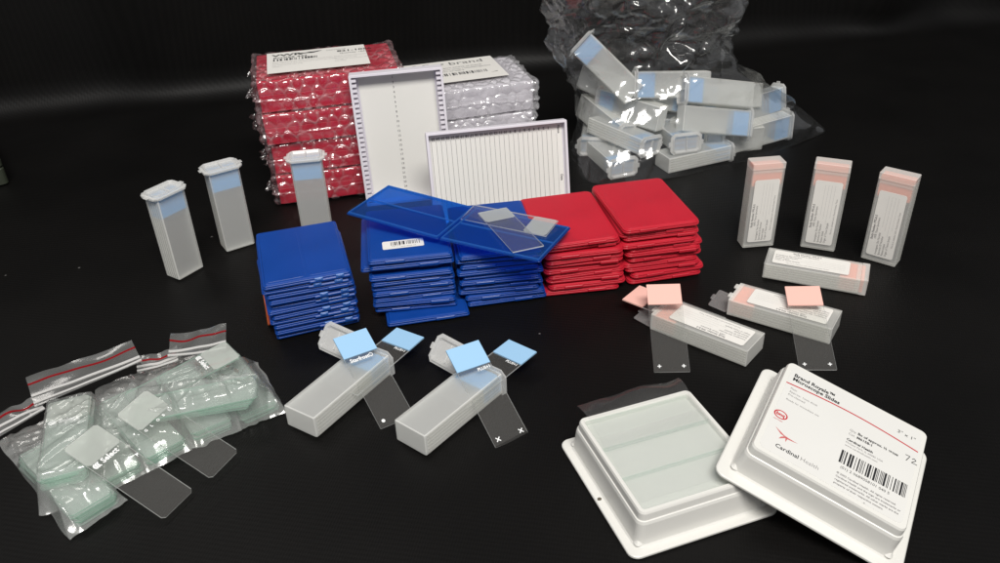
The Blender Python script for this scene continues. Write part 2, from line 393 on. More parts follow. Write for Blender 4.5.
def pink_box(opened):
    def mk():
        root = thing('slide_box', 'x', 'slide box', Matrix())
        W, D, H = 2.79, 1.42, 7.93; t = .09; b = MB(); top = H-.55
        b.loft([rr(W-.08, D-.08, .05, 2, 0), rr(W, D, .08, 2, .05), rr(W, D, .08, 2, top), rr(W-2*t, D-2*t, .04, 2, top), rr(W-2*t, D-2*t, .04, 2, .12)])
        two_faced(b.build('body', [M['pinkbox'], M['pink_face']], root))
        rb = MB()
        for sx in (-1, 1):
            for k in range(6):
                y = -.54+k*.215
                rb.box(sx*(W/2+.002), sx*(W/2+.03), y-.04, y+.04, .1, top-.1)
        rb.build('side_ribs', M['rib'], root)
        l = MB()
        if not opened:
            l.loft([rr(W-.2, D-.2, .05, 2, top-.35), rr(W-.2, D-.2, .05, 2, top+.005), rr(W+.02, D+.02, .08, 2, top+.01), rr(W+.02, D+.02, .08, 2, H-.04), rr(W-.08, D-.08, .05, 2, H)], True, True)
            l.build('lid', M['pinkbox'], root)
        else:
            # collar with a notched catch, and a flap hinged at one side
            l.loft([rr(W, D, .08, 2, top+.004), rr(W, D, .08, 2, H-.2), rr(W-2*t, D-2*t, .04, 2, H-.2), rr(W-2*t, D-2*t, .04, 2, top+.004)], False, False)
            for x in (-.7, .7): slab(l, .55, .16, .05, H-.35, H+.02, .02, 2, x, -D/2+.02)
            l.build('collar', M['pinkbox'], root)
            fp = MB(); slab(fp, 2.5, 1.5, .14, 0, .08, .02, 2, 0, .82); slab(fp, .7, .25, .08, .0, .1, .02, 2, 0, 1.62)
            fl = fp.build('flap_lid', M['flap'], root)
            fl.matrix_local = Matrix.Translation(Vector((0, D/2-.03, H-.15))*U) @ Matrix.Rotation(R(99), 4, 'X')
        pink_label(root)
        return root
    return mk
def fill(X, kind, n, D, where, cat_group, z0=.09, dx=0):
    for k in range(n):
        y = -D/2 + (k+.5)*D/n
        put_slide(kind, X @ T(dx, y, z0+3.75) @ RX(90), where, cat_group)
u2 = lambda a: Vector((math.cos(R(a)), math.sin(R(a)), 0))
UPV = Vector((0, 0, 1))
# three standing blue-end boxes
for x, y, a, lab, q in ((-27.36, 62.90, 56, 'tall milky slide box turned edge-on, leftmost of the three standing with blue slides', 'leftmost standing milky box'),
                        (-23.88, 67.38, 33, 'tall milky slide box with bright blue slide tops, middle of the three standing', 'middle standing milky box'),
                        (-16.75, 68.9, 8, 'tall milky slide box standing behind blue mailer stack, against red bubble packs', 'standing milky box before the red packs')):
    X = P(x, y, .02, 0, 0, a)
    stamp('blue_box_shut', blue_box(False), X, lab, 'milky boxes of blue-ended slides')
    fill(X, 'bluein', 6, 1.28, 'clear slide with blue end packed upright inside the '+q, 'slides inside the '+q)
# two opened blue-end boxes lying in front
for cx, cy, a, lab, q in ((-11.13, 44.84, 57.0, 'open milky slide box lying down beside the zip bags, lid flipped back', 'open milky box beside the zip bags'),
                          (-3.49, 42.62, 50.5, 'open milky slide box lying down in centre front, small dark speck on its end', 'open milky box at centre front')):
    uu = u2(a); vv = UPV.cross(uu)
    X = frame(Vector((cx, cy, BD/2+.06)) - uu*BH/2, vv, UPV, uu)
    o = stamp('blue_box_open', blue_box(True), X, lab, 'opened milky boxes')
    fill(X, 'bluein', 6, 1.28, 'blue-ended slide still packed inside the '+q, 'slides inside the '+q)
# pink-end boxes: three standing, three lying
PG = 'boxes of pink-ended slides'
for x, y, a, lab, q in ((22.62, 63.98, 5, 'labelled slide box with pink slide ends, leftmost of three standing at right', 'leftmost standing pink-slide box'),
                        (27.86, 63.12, -24, 'labelled slide box with pink slide ends, middle of three standing at right', 'middle standing pink-slide box'),
                        (32.24, 60.46, -40, 'labelled slide box with pink slide ends, rightmost of three standing at right', 'rightmost standing pink-slide box')):
    X = P(x, y, .02, 0, 0, a)
    stamp('pink_box_shut', pink_box(False), X, lab, PG)
    fill(X, 'pinkin', 6, 1.12, 'clear slide with pink end packed upright inside the '+q, 'slides inside the '+q, .13)
for cx, cy, a, s, op, lab, q in ((25.76, 57.82, -24.7, 1, False, 'closed labelled slide box lying flat with pink slide ends at its right', 'closed lying pink-slide box'),
                                 (21.26, 52.10, -34.3, -1, True, 'open labelled slide box lying flat under the single pink-ended slide', 'lying pink-slide box under the single slide'),
                                 (14.96, 50.12, -40.8, -1, True, 'open labelled slide box lying nearest the red stacks with two pink-ended slides', 'lying pink-slide box nearest the red stacks')):
    uu = u2(a)*s; yy = -UPV; xx = yy.cross(uu)
    X = frame(Vector((cx, cy, .73)) - uu*7.93/2, xx, yy, uu)
    stamp('pink_box_'+str(op), pink_box(op), X, lab, PG)
    fill(X, 'pinkin', 6, 1.12, 'clear slide with pink end packed flat inside the '+q, 'slides inside the '+q, .13)
# loose slides leaning on the boxes
put_slide('blue_dot', P(-8.89, 45.07, 1.56, 25.7, 3, 33), 'blue-ended slide with white dot leaning across open box beside the zip bags')
put_slide('blue_cross', P(-1.16, 42.97, 1.56, 27.2, 2.5, 29.4), 'blue-ended slide with two white crosses leaning across centre open box')
put_slide('pink_cross', P(12.07, 49.74, 1.45, 23, -2, -4.5), 'pink-ended slide leaning on the label of the box nearest the red stacks')
put_slide('pink_cross', P(22.26, 49.14, 1.40, 18.3, -3, -7.6), 'single pink-ended slide leaning on the middle lying labelled box')
# slides half drawn out of the open boxes
def half_out(kind, px, z, a, label, rx=0):
    c = at(px[0], px[1], z); d = u2(a)
    put_slide(kind, T(c.x-d.x*2.75, c.y-d.y*2.75, z-math.sin(R(rx))*2.75) @ RZ(a-90) @ RX(rx), label)
half_out('blue_print', (402, 340), 1.25, 57, 'blue-ended slide half drawn out of open box beside the zip bags', 0)
half_out('blue_print', (514, 353), 1.25, 50, 'blue-ended slide half drawn out of the centre open box', 0)
half_out('pink_plain', (642, 297), 1.0, 139, 'pink-ended slide half drawn out of box nearest the red stacks, pointing left', 0)
# ------------------------------------------------------------------ slide mailers
MW, MD, MT = 6.45, 8.75, .475
def mailer(colr, latch, warp, ph=0):
    def mk():
        root = thing('slide_mailer', 'x', 'slide mailer', Matrix())
        m = M[colr]; r = .24 if colr == 'blue' else .5
        dz = (lambda x, y: warp*(math.sin(x*(.8+.15*ph)+1+ph*2.1)*.6+math.sin(y*.6+ph*1.7)*.8)) if warp else None
        def leaf(z0, z1, z2, z3, sc_):
            # thin rim plate z1..z2 with a shallow raised tray z0 or z3
            b = MB(); w_, d_ = MW*sc_, MD*sc_
            L = [rr(w_-.62, d_-.62, r*.8, 5, z0), rr(w_-.46, d_-.46, r*.9, 5, z0+.02), rr(w_-.38, d_-.38, r, 5, z1)] if z0 is not None else [rr(w_-.3, d_-.3, r, 5, z1)]
            L += [rr(w_-.03, d_-.03, r, 5, z1+.002), rr(w_, d_, r, 5, z1+.02), rr(w_, d_, r, 5, z2-.02), rr(w_-.03, d_-.03, r, 5, z2-.002)]
            L += [rr(w_-.26, d_-.26, r, 5, z2), rr(w_-.34, d_-.34, r*.9, 5, z3-.02), rr(w_-.46, d_-.46, r*.8, 5, z3)] if z3 is not None else [rr(w_-.3, d_-.3, r, 5, z2)]
            if dz: L = [[(x, y, z+dz(x, y)) for x, y, z in l] for l in L]
            b.loft(L); return b
        leaf(.0, .10, .238, None, 1.0).build('lower_leaf', m, root)
        up = leaf(None, .248, .375, .460, .988)
        # raised panel border and centre crease on the top
        if latch:
            for x0 in (-1, 1): slab(up, MW/2-.34, MD-.75, .25, .445, .469, .01, 4, x0*(MW/4-.07), .05, dz=dz)
        up.build('upper_leaf', m, root)
        if latch:
            for x in (-.1+.9, 2.35):
                q = MB(); slab(q, .62, .20, .04, .15, .40, .03, 2, x, -MD/2+.02); slab(q, .34, .06, .03, .2, .34, .015, 2, x, -MD/2-.09)
                q.build('latch', M['blue_tab'], root)
            q = MB(); slab(q, 3.0, .14, .06, .02, .20, .03, 3, 1.6, -MD/2-.0); q.build('latch_lip', m, root)
        else:
            q = MB(); slab(q, 1.5, .16, .06, .10, .34, .03, 3, (1.3, -1.2, 2.0)[ph], -MD/2); q.build('finger_tab', m, root)
        return root
    return mk
rnd = random.Random(5)
def stack(n, base, top, a0, a1, colr, latch, warp, where, grp, jit=.14, first=None, flip=0):
    z = .01
    vs = [0]*n
    for k in range(n):
        f = k/(n-1); jx, jy = rnd.uniform(-jit, jit), rnd.uniform(-jit*.6, jit*.6)
        x = base[0]+(top[0]-base[0])*f+jx; y = base[1]+(top[1]-base[1])*f+jy; a = a0+(a1-a0)*f+rnd.uniform(-1.8, 1.8)
        if first and k in first: dx, dy, da = first[k]; x += dx; y += dy; a += da
        i = n-1-k
        word = 'topmost' if i == 0 else ('bottom' if k == 0 else ORD[i]+' from top')
        lt = latch and k not in (2, 5, 8)
        ph = (k*7+3) % 3
        stamp('mailer_%s_%s_%s_%d' % (colr, lt, warp, ph), mailer(colr, lt, warp, ph), P(x, y, z, rnd.uniform(-.35, .35), rnd.uniform(-.35, .35), a), '%s %s slide mailer in the %s' % (word, colr, where), grp)
        z += MT
    return z
z1 = stack(11, (-15.6, 57.1), (-15.2, 56.5), 19, 15, 'blue', True, .018, 'leftmost blue stack with latches', 'blue mailers in the leftmost stack', .2)
z2 = stack(11, (-7.1, 59.0), (-7.4, 59.1), 7, 8, 'blue', False, .018, 'middle blue stack under the barcode sticker', 'blue mailers in the middle stack', .18, {0: (.7, -1.1, 5), 8: (-.45, .5, -3)})
z3 = stack(10, (-.35, 60.2), (-.55, 60.2), 7, 6.5, 'blue', False, .018, 'blue stack beside the red ones', 'blue mailers in the stack beside the red', .22, {0: (.35, 0, 2)})
z4 = stack(10, (6.35, 61.3), (5.9, 61.5), 7, 11, 'red', False, .075, 'red stack next to the blue', 'red mailers in the left red stack', .27)
z5 = stack(11, (13.0, 62.9), (12.2, 62.7), 11.5, 9.5, 'red', False, .07, 'red stack furthest from the blue', 'red mailers in the right red stack', .27)
# orange mailer on edge beside the leftmost stack
o = thing('slide_mailer', 'orange slide mailer standing on edge, mostly hidden left of leftmost blue stack', 'slide mailer', P(-18.72, 56.9, 1.2, 0, -87, 17))
q = MB(); slab(q, 2.4, 6.3, .3, 0, .17, .04, 4); q.build('lower_leaf', M['orange'], o)
q = MB(); slab(q, 2.4, 6.3, .3, .18, .34, .04, 4); q.build('upper_leaf', M['orange'], o)
# barcode sticker on the middle stack's top mailer
c = at(403, 243.5, z2+.03)
o = thing('barcode_sticker', 'small white barcode sticker stuck on top of the middle blue stack', 'sticker', P(c.x, c.y, z2-MT+.485, 0, 0, 9))
s = MB(); slab(s, 3.2, 1.25, .12, 0, .008, .001, 3); s.build('paper', M['paper'], o)
t = MB(); barcode(t, -.95, 1.35, -.12, .45, T(0, 0, .011), 4, unit=.045); text(t, 'SLIDE MAILER 2 PL', .15, T(-.2, -.45, .011)); text(t, '9 8 2 3 0 8', .15, T(-.9, -.3, .011)); t.build('printing', M['ink'], o)
# opened clear-blue mailer lying over the stacks
def opened_mailer():
    zt = max(z2, z3)+.02
    root = thing('slide_mailer', 'opened clear blue slide mailer lying across the stacks with slides in it', 'slide mailer', P(-3.2, 59.1, zt+.42, -3, 0, -26.5))
    for nm, sx in (('plain_leaf', -1), ('slide_leaf', 1)):
        Xl = T(sx*.04, 0, 0) @ RY(-4.5 if sx < 0 else 1.0) if sx > 0 else T(-.04, 0, 0) @ RY(4.0)
        b = MB(); L, W = 8.4, 6.35
        slab(b, L, W, .12, -.05, .05, .03, 3, sx*L/2, 0, X=Xl)
        b.build(nm, M['blue_clear'], root)
        e = MB()
        def bar(x0, x1, y0, y1, h=.16): e.box(min(x0, x1), max(x0, x1), y0, y1, .052, h, X=Xl)
        bar(sx*.12, sx*8.3, 2.92, 3.04); bar(sx*.12, sx*8.3, -3.04, -2.92); bar(sx*8.2, sx*8.3, -2.92, 2.92); bar(sx*.12, sx*.22, -2.92, 2.92)
        bar(sx*.25, sx*8.15, -.06, .06, .14)
        e.build('raised_rim', M['blue_rim'], root)
    return zt
zo = opened_mailer()
put_slide('plainfrost', P(.9, 57.4, zo+.66, -2, 1, 20.5), 'clear slide with grey frosted end lying loose across the opened blue mailer')
put_slide('plainfrost', P(.9, 59.25, zo+.46, 0, 2.5, -117), 'clear slide with frosted end tucked into the opened blue mailer')
# ------------------------------------------------------------------ zip bags of clear slides
def edge_stack(p0, p1, n, kind, label, group, z=.05, tilt=0, L=7.5, side=1):
    a = at(p0[0], p0[1], z); b = at(p1[0], p1[1], z); m = (a+b)/2
    d = (b-a).normalized(); nn = Vector((-d.y, d.x, 0))
    ang = math.degrees(math.atan2(nn.y, nn.x))-90
    c = m+nn*3.75
    r2 = random.Random(int(p0[0]*7+p0[1]))
    for k in range(n):
        put_slide(kind, T(c.x+r2.uniform(-.09, .09), c.y+r2.uniform(-.09, .09), z+.06+.104*k+.75*math.sin(R(tilt))*5*0) @ RZ(ang+r2.uniform(-2, 2)) @ RX(tilt), label, group)
    return (c.x, c.y, ang, z+.104*n)
ST = {}
ST['B'] = edge_stack((76, 531), (121, 503), 10, 'bag', 'pale green clear slide in the lowest bag at the front left', 'slides in the front left bag')
ST['A'] = edge_stack((38, 494), (93, 480), 9, 'bag_select', 'frosted slide printed with white lettering, stacked in the upper left zip bag', 'slides in the upper left zip bag', 1.15)
ST['S'] = edge_stack((101, 494), (146, 471), 8, 'bag', 'pale green clear slide in the bag under the large loose clear slide', 'slides under the large loose slide')
ST['C'] = edge_stack((147, 471), (191, 447), 9, 'bag', 'pale green clear slide in the middle zip bag, next to the smaller loose slide', 'slides in the middle zip bag')
ST['D'] = edge_stack((193, 446), (236, 427), 8, 'bag', 'pale green clear slide in the right zip bag, behind the smaller loose slide', 'slides in the right zip bag')
ST['E'] = edge_stack((240, 427), (281, 409), 7, 'bag', 'pale green clear slide at the right end of the zip bag pile', 'slides at the right end of the bags')
# stack lying crosswise on top
c = at(195, 396, 2.4)
r2 = random.Random(3)
for k in range(6):
    put_slide('bag', T(c.x+.10*k-.25, c.y+r2.uniform(-.1, .1), 1.75+.104*k) @ RZ(-84+k*1.2) @ RX(3), 'pale green clear slide lying crosswise on top of the bagged slides', 'slides lying crosswise on the bags')
ST['T'] = (c.x, c.y, -84, 2.45)
c = at(184, 376, 1.7)
put_slide('bag_select', T(c.x, c.y, 1.75) @ RZ(-50) @ RX(5), 'frosted pale slide at the back of the zip bags, corner pointing up')
def drape(keys, x, y, base):
    h = base
    for k in keys:
        cx, cy, ang, top = ST[k]
        ca, sa = math.cos(R(-ang)), math.sin(R(-ang))
        lx = (x-cx)*ca-(y-cy)*sa; ly = (x-cx)*sa+(y-cy)*ca
        dx = max(0, abs(lx)-1.3); dy = max(0, abs(ly)-3.8); d = math.hypot(dx, dy)
        h = max(h, (top+.07)*max(0, 1-(d/.75)**1.3)) if d < .75 else h
    return h
def zip_bag(corners, keys, label, flap, seed, lift=.0, amp=.17):
    """corners: world quad (near-left, near-right, far-right, far-left); the flap carries zip and red line past the far side"""
    root = thing('zip_bag', label, 'zip bag', Matrix(), 'zip bags of clear slides')
    A, B, C, D = corners; nu, nv = 96, 96; v = []; f = []
    for j in range(nv+1):
        t = j/nv
        for i in range(nu+1):
            s = i/nu
            p = (A*(1-s)+B*s)*(1-t)+(D*(1-s)+C*s)*t
            wob = .22
            x = p.x+wob*noise.noise((s*5, t*5, seed)); y = p.y+wob*noise.noise((s*5, t*5, seed+9))
            e = min(s, 1-s, t, .12+(1-t)*.6)*9; e = min(1, e)
            h = drape(keys, x, y, lift)
            fo = 0
            for q_ in range(5):
                th = seed*1.3+q_*.75; la = x*math.cos(th)+y*math.sin(th); lb = -x*math.sin(th)+y*math.cos(th)
                w_ = noise.noise((la*.75+q_*9, lb*.13, seed+q_)); fo += max(0, 1-5*abs(w_))*max(0, .35+noise.noise((x*.3, y*.3, q_*5+seed)))
            h += amp*(1.0*fo+.45*noise.noise((x*.4, y*.4, seed)))
            v.append((x, y, max(.04, h*e+.04)))
    for j in range(nv):
        for i in range(nu): a = j*(nu+1)+i; f.append([a, a+1, a+nu+2, a+nu+1])
    top = MB(); top.add(v, f, None, 0, True)
    # underside, flat on the cloth
    vb = [(x, y, .02) for x, y, z in v]; top.add(vb, [q[::-1] for q in f], None, 0, True)
    top.build('film', M['zipfilm'], root)
    # flap beyond the zip
    P0, P1, hz0, hz1, ln = flap
    nfl = 40; rows = 10; fl = MB(); v = []; f = []; zs = []; rl = []; z2s = []
    back = (P1-P0).cross(UPV).normalized()*-1
    if back.y < 0: back = -back
    for i in range(nfl+1):
        s = i/nfl; p = P0*(1-s)+P1*s; hz = hz0*(1-s)+hz1*s
        for j in range(rows+1):
            t = j/rows
            cut = 1-.14*(1-abs(2*s-1))*0-.10*noise.noise((s*4, seed, 2))
            q = p+back*(ln*t*cut); z = hz+.55*math.sin(t*2.2)*math.sin(s*3.0+seed)*.6+.35*t*noise.noise((s*3, seed, t*2))+.15*t
            v.append((q.x, q.y, max(.05, z)))
            if j == 3: zs.append((q.x, q.y, max(.05, z)))
            if j == 7: rl.append((q.x, q.y, max(.05, z)))
            if j == 1: z2s.append((q.x, q.y, max(.05, z)))
    for i in range(nfl):
        for j in range(rows): a = i*(rows+1)+j; f.append([a, a+1, a+rows+2, a+rows+1])
    fl.add(v, f, None, 0, True); fl.build('flap', M['zipfilm'], root)
    def strip(pts, w, h, name, m):
        b = MB(); L = []
        for (x, y, z) in pts:
            o_ = back*w/2
            L.append([(x-o_.x, y-o_.y, z+.02), (x+o_.x, y+o_.y, z+.02), (x+o_.x, y+o_.y, z+.02+h), (x-o_.x, y-o_.y, z+.02+h)])
        b.loft(L); b.build(name, M[m], root)
    strip(zs, .22, .05, 'zip', 'zip')
    k = [(x+.0, y-.1*math.sin(i/nfl*3.14), z) for i, (x, y, z) in enumerate(z2s)]
    strip(k, .16, .05, 'zip', 'zip')
    strip(rl, .20, .012, 'red_line', 'redline')
    return root
g = lambda px, py, z=0.05: at(px, py, z)
zip_bag((g(70, 540), g(128, 500), g(50, 412, .5), g(-4, 438, .4)), 'B', 'zip bag lying lowest at far left, red line partly hidden', (g(-4, 436, .8), g(45, 408, 1.2), .6, 1.1, 1.8), 1)
zip_bag((g(33, 503, 1.1), g(100, 490, 1.0), g(148, 385, 1.2), g(38, 408, 1.2)), 'A', 'zip bag with a tall flap, red line and white lettered slides, upper left', (g(34, 405, 1.7), g(144, 366, 1.7), 1.5, 2.1, 3.3), 2, .85, .13)
zip_bag((g(98, 498), g(192, 450), g(176, 362), g(95, 390)), 'SCT', 'large crumpled zip bag in the middle of the pile under loose slides', (g(137, 372, 1.0), g(178, 360, 1.2), .9, 1.1, 2.0), 3, .10, .20)
zip_bag((g(186, 452), g(242, 430), g(222, 352), g(140, 362)), 'DT', 'crumpled zip bag with the rearmost red-lined flap of the pile', (g(168, 360, 1.2), g(226, 350, 1.2), 1.4, 1.1, 3.2), 4, .12, .20)
zip_bag((g(238, 430), g(287, 412), g(258, 362), g(195, 380)), 'ET', 'crumpled clear zip bag at the right end of the pile', (g(196, 375, .6), g(232, 366, .6), .4, .4, .9), 5, .05, .22)
put_slide('select', P(-22.59, 36.85, 1.65, 23.5, 1, 65.1), 'large loose clear slide with frosted end and white logo lettering on the bags')
put_slide('globe', P(-20.65, 40.0, 1.65, 21, -4, 61.9), 'loose clear slide with frosted end and five small white letters on the bags')
# ------------------------------------------------------------------ bubble-wrapped packs
def clamp(a, lo, hi): return max(lo, min(hi, a))
def pack(kind, seed):
    def mk():
        W, D, H = (13.6, 9.2, 3.12) if kind == 'red' else (12.4, 9.1, 3.12)
        root = thing('bubble_wrapped_pack', 'x', 'wrapped pack', Matrix())
        b = MB()
        for k in range(1): slab(b, W-.5, D-.5, .15, .08, H*.55, .03, 3); slab(b, W-.46, D-.46, .15, H*.55+.015, H-.10, .05, 3)
        b.build('slide_box', M['redbox'] if kind == 'red' else M['white'], root)
        w = MB(); rims = []; r = .38; st = .135; hx, hy, hz = W/2, D/2, H/2; cell = 1.2
        def disp(p, nrm, a, bb):
            a0, b0 = a, bb; a += .34*noise.noise((a0*.7, b0*.7, seed)); bb += .34*noise.noise((a0*.7+30, b0*.7, seed))
            row = math.floor(bb/(cell*.866)+.5); best = 9
            for rr_ in (row-1, row, row+1):
                off = .5*cell if rr_ % 2 else 0
                ca = math.floor((a-off)/cell+.5)*cell+off
                best = min(best, math.hypot(a-ca, bb-rr_*cell*.866))
            k = best/(cell*.46)
            dome = .34*math.sqrt(max(0, 1-k*k)) if k < 1 else 0
            cr = noise.noise((p[0]*.5+seed, p[1]*.5, p[2]*.8)); dome *= clamp(.75+1.1*cr, .1, 1.1)
            rid = max(0, 1-abs(p[2]+.25+.2*math.sin(p[0]*.5+seed))/.14)*.16*(abs(nrm[1]) > .5 or abs(nrm[0]) > .5)
            crump = .10*noise.noise((p[0]*1.5, p[1]*1.5+seed, p[2]*1.5))
            ends = max(0, abs(p[0])/hx-.93)/.07
            crump += ends*(.35*max(0, 1-2.2*abs(noise.noise((p[1]*.5, p[2]*.9, seed+3))))+.16*noise.noise((p[1]*1.8, p[2]*1.8, seed)))
            rim = math.exp(-((k-1.0)/.13)**2)*clamp(.6+1.2*cr, .15, 1)*(1-.7*min(1, ends))+min(1, ends)*.25*max(0, crump)*3+max(0, rid)*3.2  # last term whitens the seam ridge, a painted highlight
            return dome*(1-.6*min(1, ends))+rid+crump+.02, rim
        for ax in range(3):
            for sg in (-1, 1):
                o1, o2 = [(1, 2), (0, 2), (0, 1)][ax]; half = (hx, hy, hz); st = .08 if ax == 1 and sg < 0 else .14
                n1 = max(8, int(2*half[o1]/st)); n2 = max(8, int(2*half[o2]/st)); v = []; f = []
                if ax == 2 and sg < 0: n1 //= 4; n2 //= 4
                for j in range(n2+1):
                    for i in range(n1+1):
                        p = [0, 0, 0]; p[ax] = sg*half[ax]; p[o1] = -half[o1]+2*half[o1]*i/n1; p[o2] = -half[o2]+2*half[o2]*j/n2
                        q = [clamp(p[k], -(half[k]-r), half[k]-r) for k in range(3)]
                        nv = Vector([p[k]-q[k] for k in range(3)]).normalized()
                        if ax == 1: aa, bb = p[0]+seed*.37, p[2]+seed*.61
                        elif ax == 2: aa, bb = p[0]+seed*.2, p[1]+seed*.5
                        else: aa, bb = p[1], p[2]
                        dd, rm = disp(p, nv, aa, bb)
                        if ax == 2 and sg < 0: dd = 0
                        if kind == 'red' or kind == 'white':
                            if ax == 2 and sg > 0 and abs(p[0]) < W*.37 and abs(p[1]+.1) < D*.36: dd *= .25
                        pos = Vector(q)+nv*(r-.05+dd*.9); v.append((pos.x, pos.y, clamp(pos.z, -hz, hz+.35)+hz)); rims.append(rm)
                for j in range(n2):
                    for i in range(n1): a = j*(n1+1)+i; f.append([a, a+1, a+n1+2, a+n1+1])
                w.add(v, f, None, 0, True)
        # torn film tails gathered at the left end
        rnd2 = random.Random(seed)
        for k in range(3):
            y0 = -hy+.3+rnd2.uniform(0, 2.2) if k < 2 else rnd2.uniform(-2, 3); z0 = hz+rnd2.uniform(-.5, .5); L = []
            for i in range(9):
                t = i/8; L.append([(-hx-.05-1.0*t*rnd2.uniform(.75, 1.1)*(.5+.5*math.sin(1+j*.9+seed)), y0+(j-4)*.24+.1*math.sin(i*2+j), z0+.30*math.sin(j*1.3+seed+i*.4)*(1-.3*t)+.1*t) for j in range(9)])
            w.loft(L, False, False, closed=False, smooth=True)
        w.a = rims
        w.build('bubble_wrap', M['wrap'] if kind == 'red' else M['wrapw'], root, merge=.004)
        return root
    return mk
RX0, RY0, RA = -16.2, 80.9, 12.5
for k in range(4):
    lab = ['bottom red bubble-wrapped pack of the four, resting on the black cloth', 'second red bubble-wrapped pack up from the cloth', 'third red bubble-wrapped pack up from the cloth, just below the labelled one', 'topmost red bubble-wrapped pack carrying a printed white label'][k]
    stamp('pack_red%d' % (k % 3), pack('red', [3, 8, 15][k % 3]), P(RX0+[.15, .25, -.1, 0][k], RY0+[0, .15, -.1, 0][k], .01+3.17*k, 0, 0, RA+[0, -1, 1, 0][k]), lab, 'red bubble-wrapped packs')
WX, WY, WA = -2.75, 84.9, 15.5
for k in range(3):
    lab = ['bottom white bubble-wrapped pack, hidden behind the open white boxes', 'middle white bubble-wrapped pack, peeping over the leaning lid', 'topmost white bubble-wrapped pack carrying a printed label'][k]
    stamp('pack_white%d' % (k % 2), pack('white', [5, 11][k % 2]), P(WX, WY, .01+3.17*k, 0, 0, WA+[1, -2, 0][k]), lab, 'white bubble-wrapped packs')
def big_label(name, label, X, w, d, draw):
    o = thing(name, label, 'label', X)
    s = MB(); s.loft([rr(w, d, .05, 2, 0), rr(w, d, .05, 2, .012)]); s.build('paper', M['paper'], o)
    t = MB(); draw(t, T(0, 0, .02)); t.build('printing', [M['ink'], M['grey_ink'], M['fine_ink']], o)
def draw_red(t, X):
    text(t, 'VWR', .95, X @ T(-4.3, 1.35, 0), 0, bold=.03, sx=1.35)
    t.loft([[(-1.6+2.2*s/8, 1.35+.55*s/8+.12*math.sin(s), 0) for s in range(9)], [(-1.7+2.2*s/8, 1.75+.35*s/8+.05*math.sin(s*2), 0) for s in range(9)]], False, False, X, 0, closed=False)
    text(t, 'international', .38, X @ T(1.0, 1.75, 0), 1)
    text(t, 'BOXES 442', .62, X @ T(-4.2, .62, 0), 0, bold=.01, sx=1.1)
    text(t, '821-1056', .75, X @ T(2.0, .95, 0), 0, bold=.015, sx=1.2)
    text(t, 'Quantity: 1EA', .45, X @ T(2.2, .25, 0), 0)
    barcode(t, -4.2, 0, -.15, .45, X, 11, 0, .07)
    for k in range(4):
        text(t, ('Slide box plastic 25 place red with lid and index', 'Keep clean and dry, do not stack above ten boxes', 'For laboratory use only', 'Made in')[k], .30, X @ T(-4.3, -.6-.5*k, 0), 2)
        text(t, ('Radnor Corporate Center', 'West Chester PA', 'storage of microscope slides', 'Lot 0442')[k], .30, X @ T(1.6, -.6-.5*k, 0), 2)
def draw_white(t, X):
    text(t, 'fisher', 1.35, X @ T(-4.0, 1.75, 0), 0, bold=.05, sx=1.2); text(t, 'brand', 1.35, X @ T(.15, 1.75, 0), 0, bold=-.006, sx=1.2)
    for k in range(3): text(t, ('SLIDE BOX WHITE 25 PLACE', 'Boite pour lames / Objekttragerbox', 'Cat. No. 03-448-4')[k], .42, X @ T(-1.9, .62-.55*k, 0), 1, bold=.004)
    barcode(t, -1.6, 3.4, -1.75, -.95, X, 21, 0, .07)
    text(t, 'Fisher Scientific', .3, X @ T(-4.4, -2.2, 0), 1)
    t.add([(3.6, -2.2, 0), (4.4, -2.05, 0), (4.4, -1.9, 0)], [[0, 1, 2]], X, 0)
Xr = P(RX0, RY0, .01+3.17*3+3.12+.27, 0, 0, RA)
big_label('pack_label', 'printed white label with barcode on the topmost red bubble pack', Xr @ T(-.7, .0, 0), 9.6, 6.6, lambda t, X: draw_red(t, X @ T(0, .6, 0)))
Xw = P(WX, WY, .01+3.17*2+3.12+.27, 0, 0, WA)
big_label('pack_label', 'printed cream label with bold lettering on the topmost white bubble pack', Xw @ T(-1.2, .75, 0), 10.2, 7.0, lambda t, X: draw_white(t, X @ T(0, .2, 0)))
# ------------------------------------------------------------------ open white slide box and its lid
def tray():
    W, H, D, t = 8.7, 12.9, 1.35, .22
    root = thing('slide_tray', 'open white slotted slide tray leaning upright against the red packs', 'slide tray', P(-8.5, 74.75, .0, 84.5, -1.2, 6.7) @ T(0, H/2+.02, 0))
    b = MB()
    b.loft([rr(W, H, .12, 3, -D), rr(W, H, .12, 3, -.03), rr(W-.06, H-.06, .1, 3, 0), rr(W-2*t, H-2*t, .05, 3, 0), rr(W-2*t, H-2*t, .05, 3, -D+.15)])
    b.build('shell', M['white'], root)
    for sx in (-1, 1):
        c_ = MB(); x0 = sx*(W/2-t)
        for k in range(26):
            y = H/2-.55-k*(H-1.1)/25; c_.box(min(x0, x0-sx*.42), max(x0, x0-sx*.42), y-.12, y+.12, -D+.152, -.12)
        c_.build('slot_comb', M['white'], root)
    p = MB(); slab(p, W-1.6, H-.5, .03, -D+.153, -D+.165, .002, 1); po = p.build('number_sheet', M['paper_grey'], root)
    t_ = MB()
    for k in range(25): text(t_, str(k+1), .30, T(-.35, H/2-.75-k*(H-1.1)/25-.08, -D+.172), 0, 'CENTER', .006)
    t_.build('printing', M['grey_ink'], po)
tray()
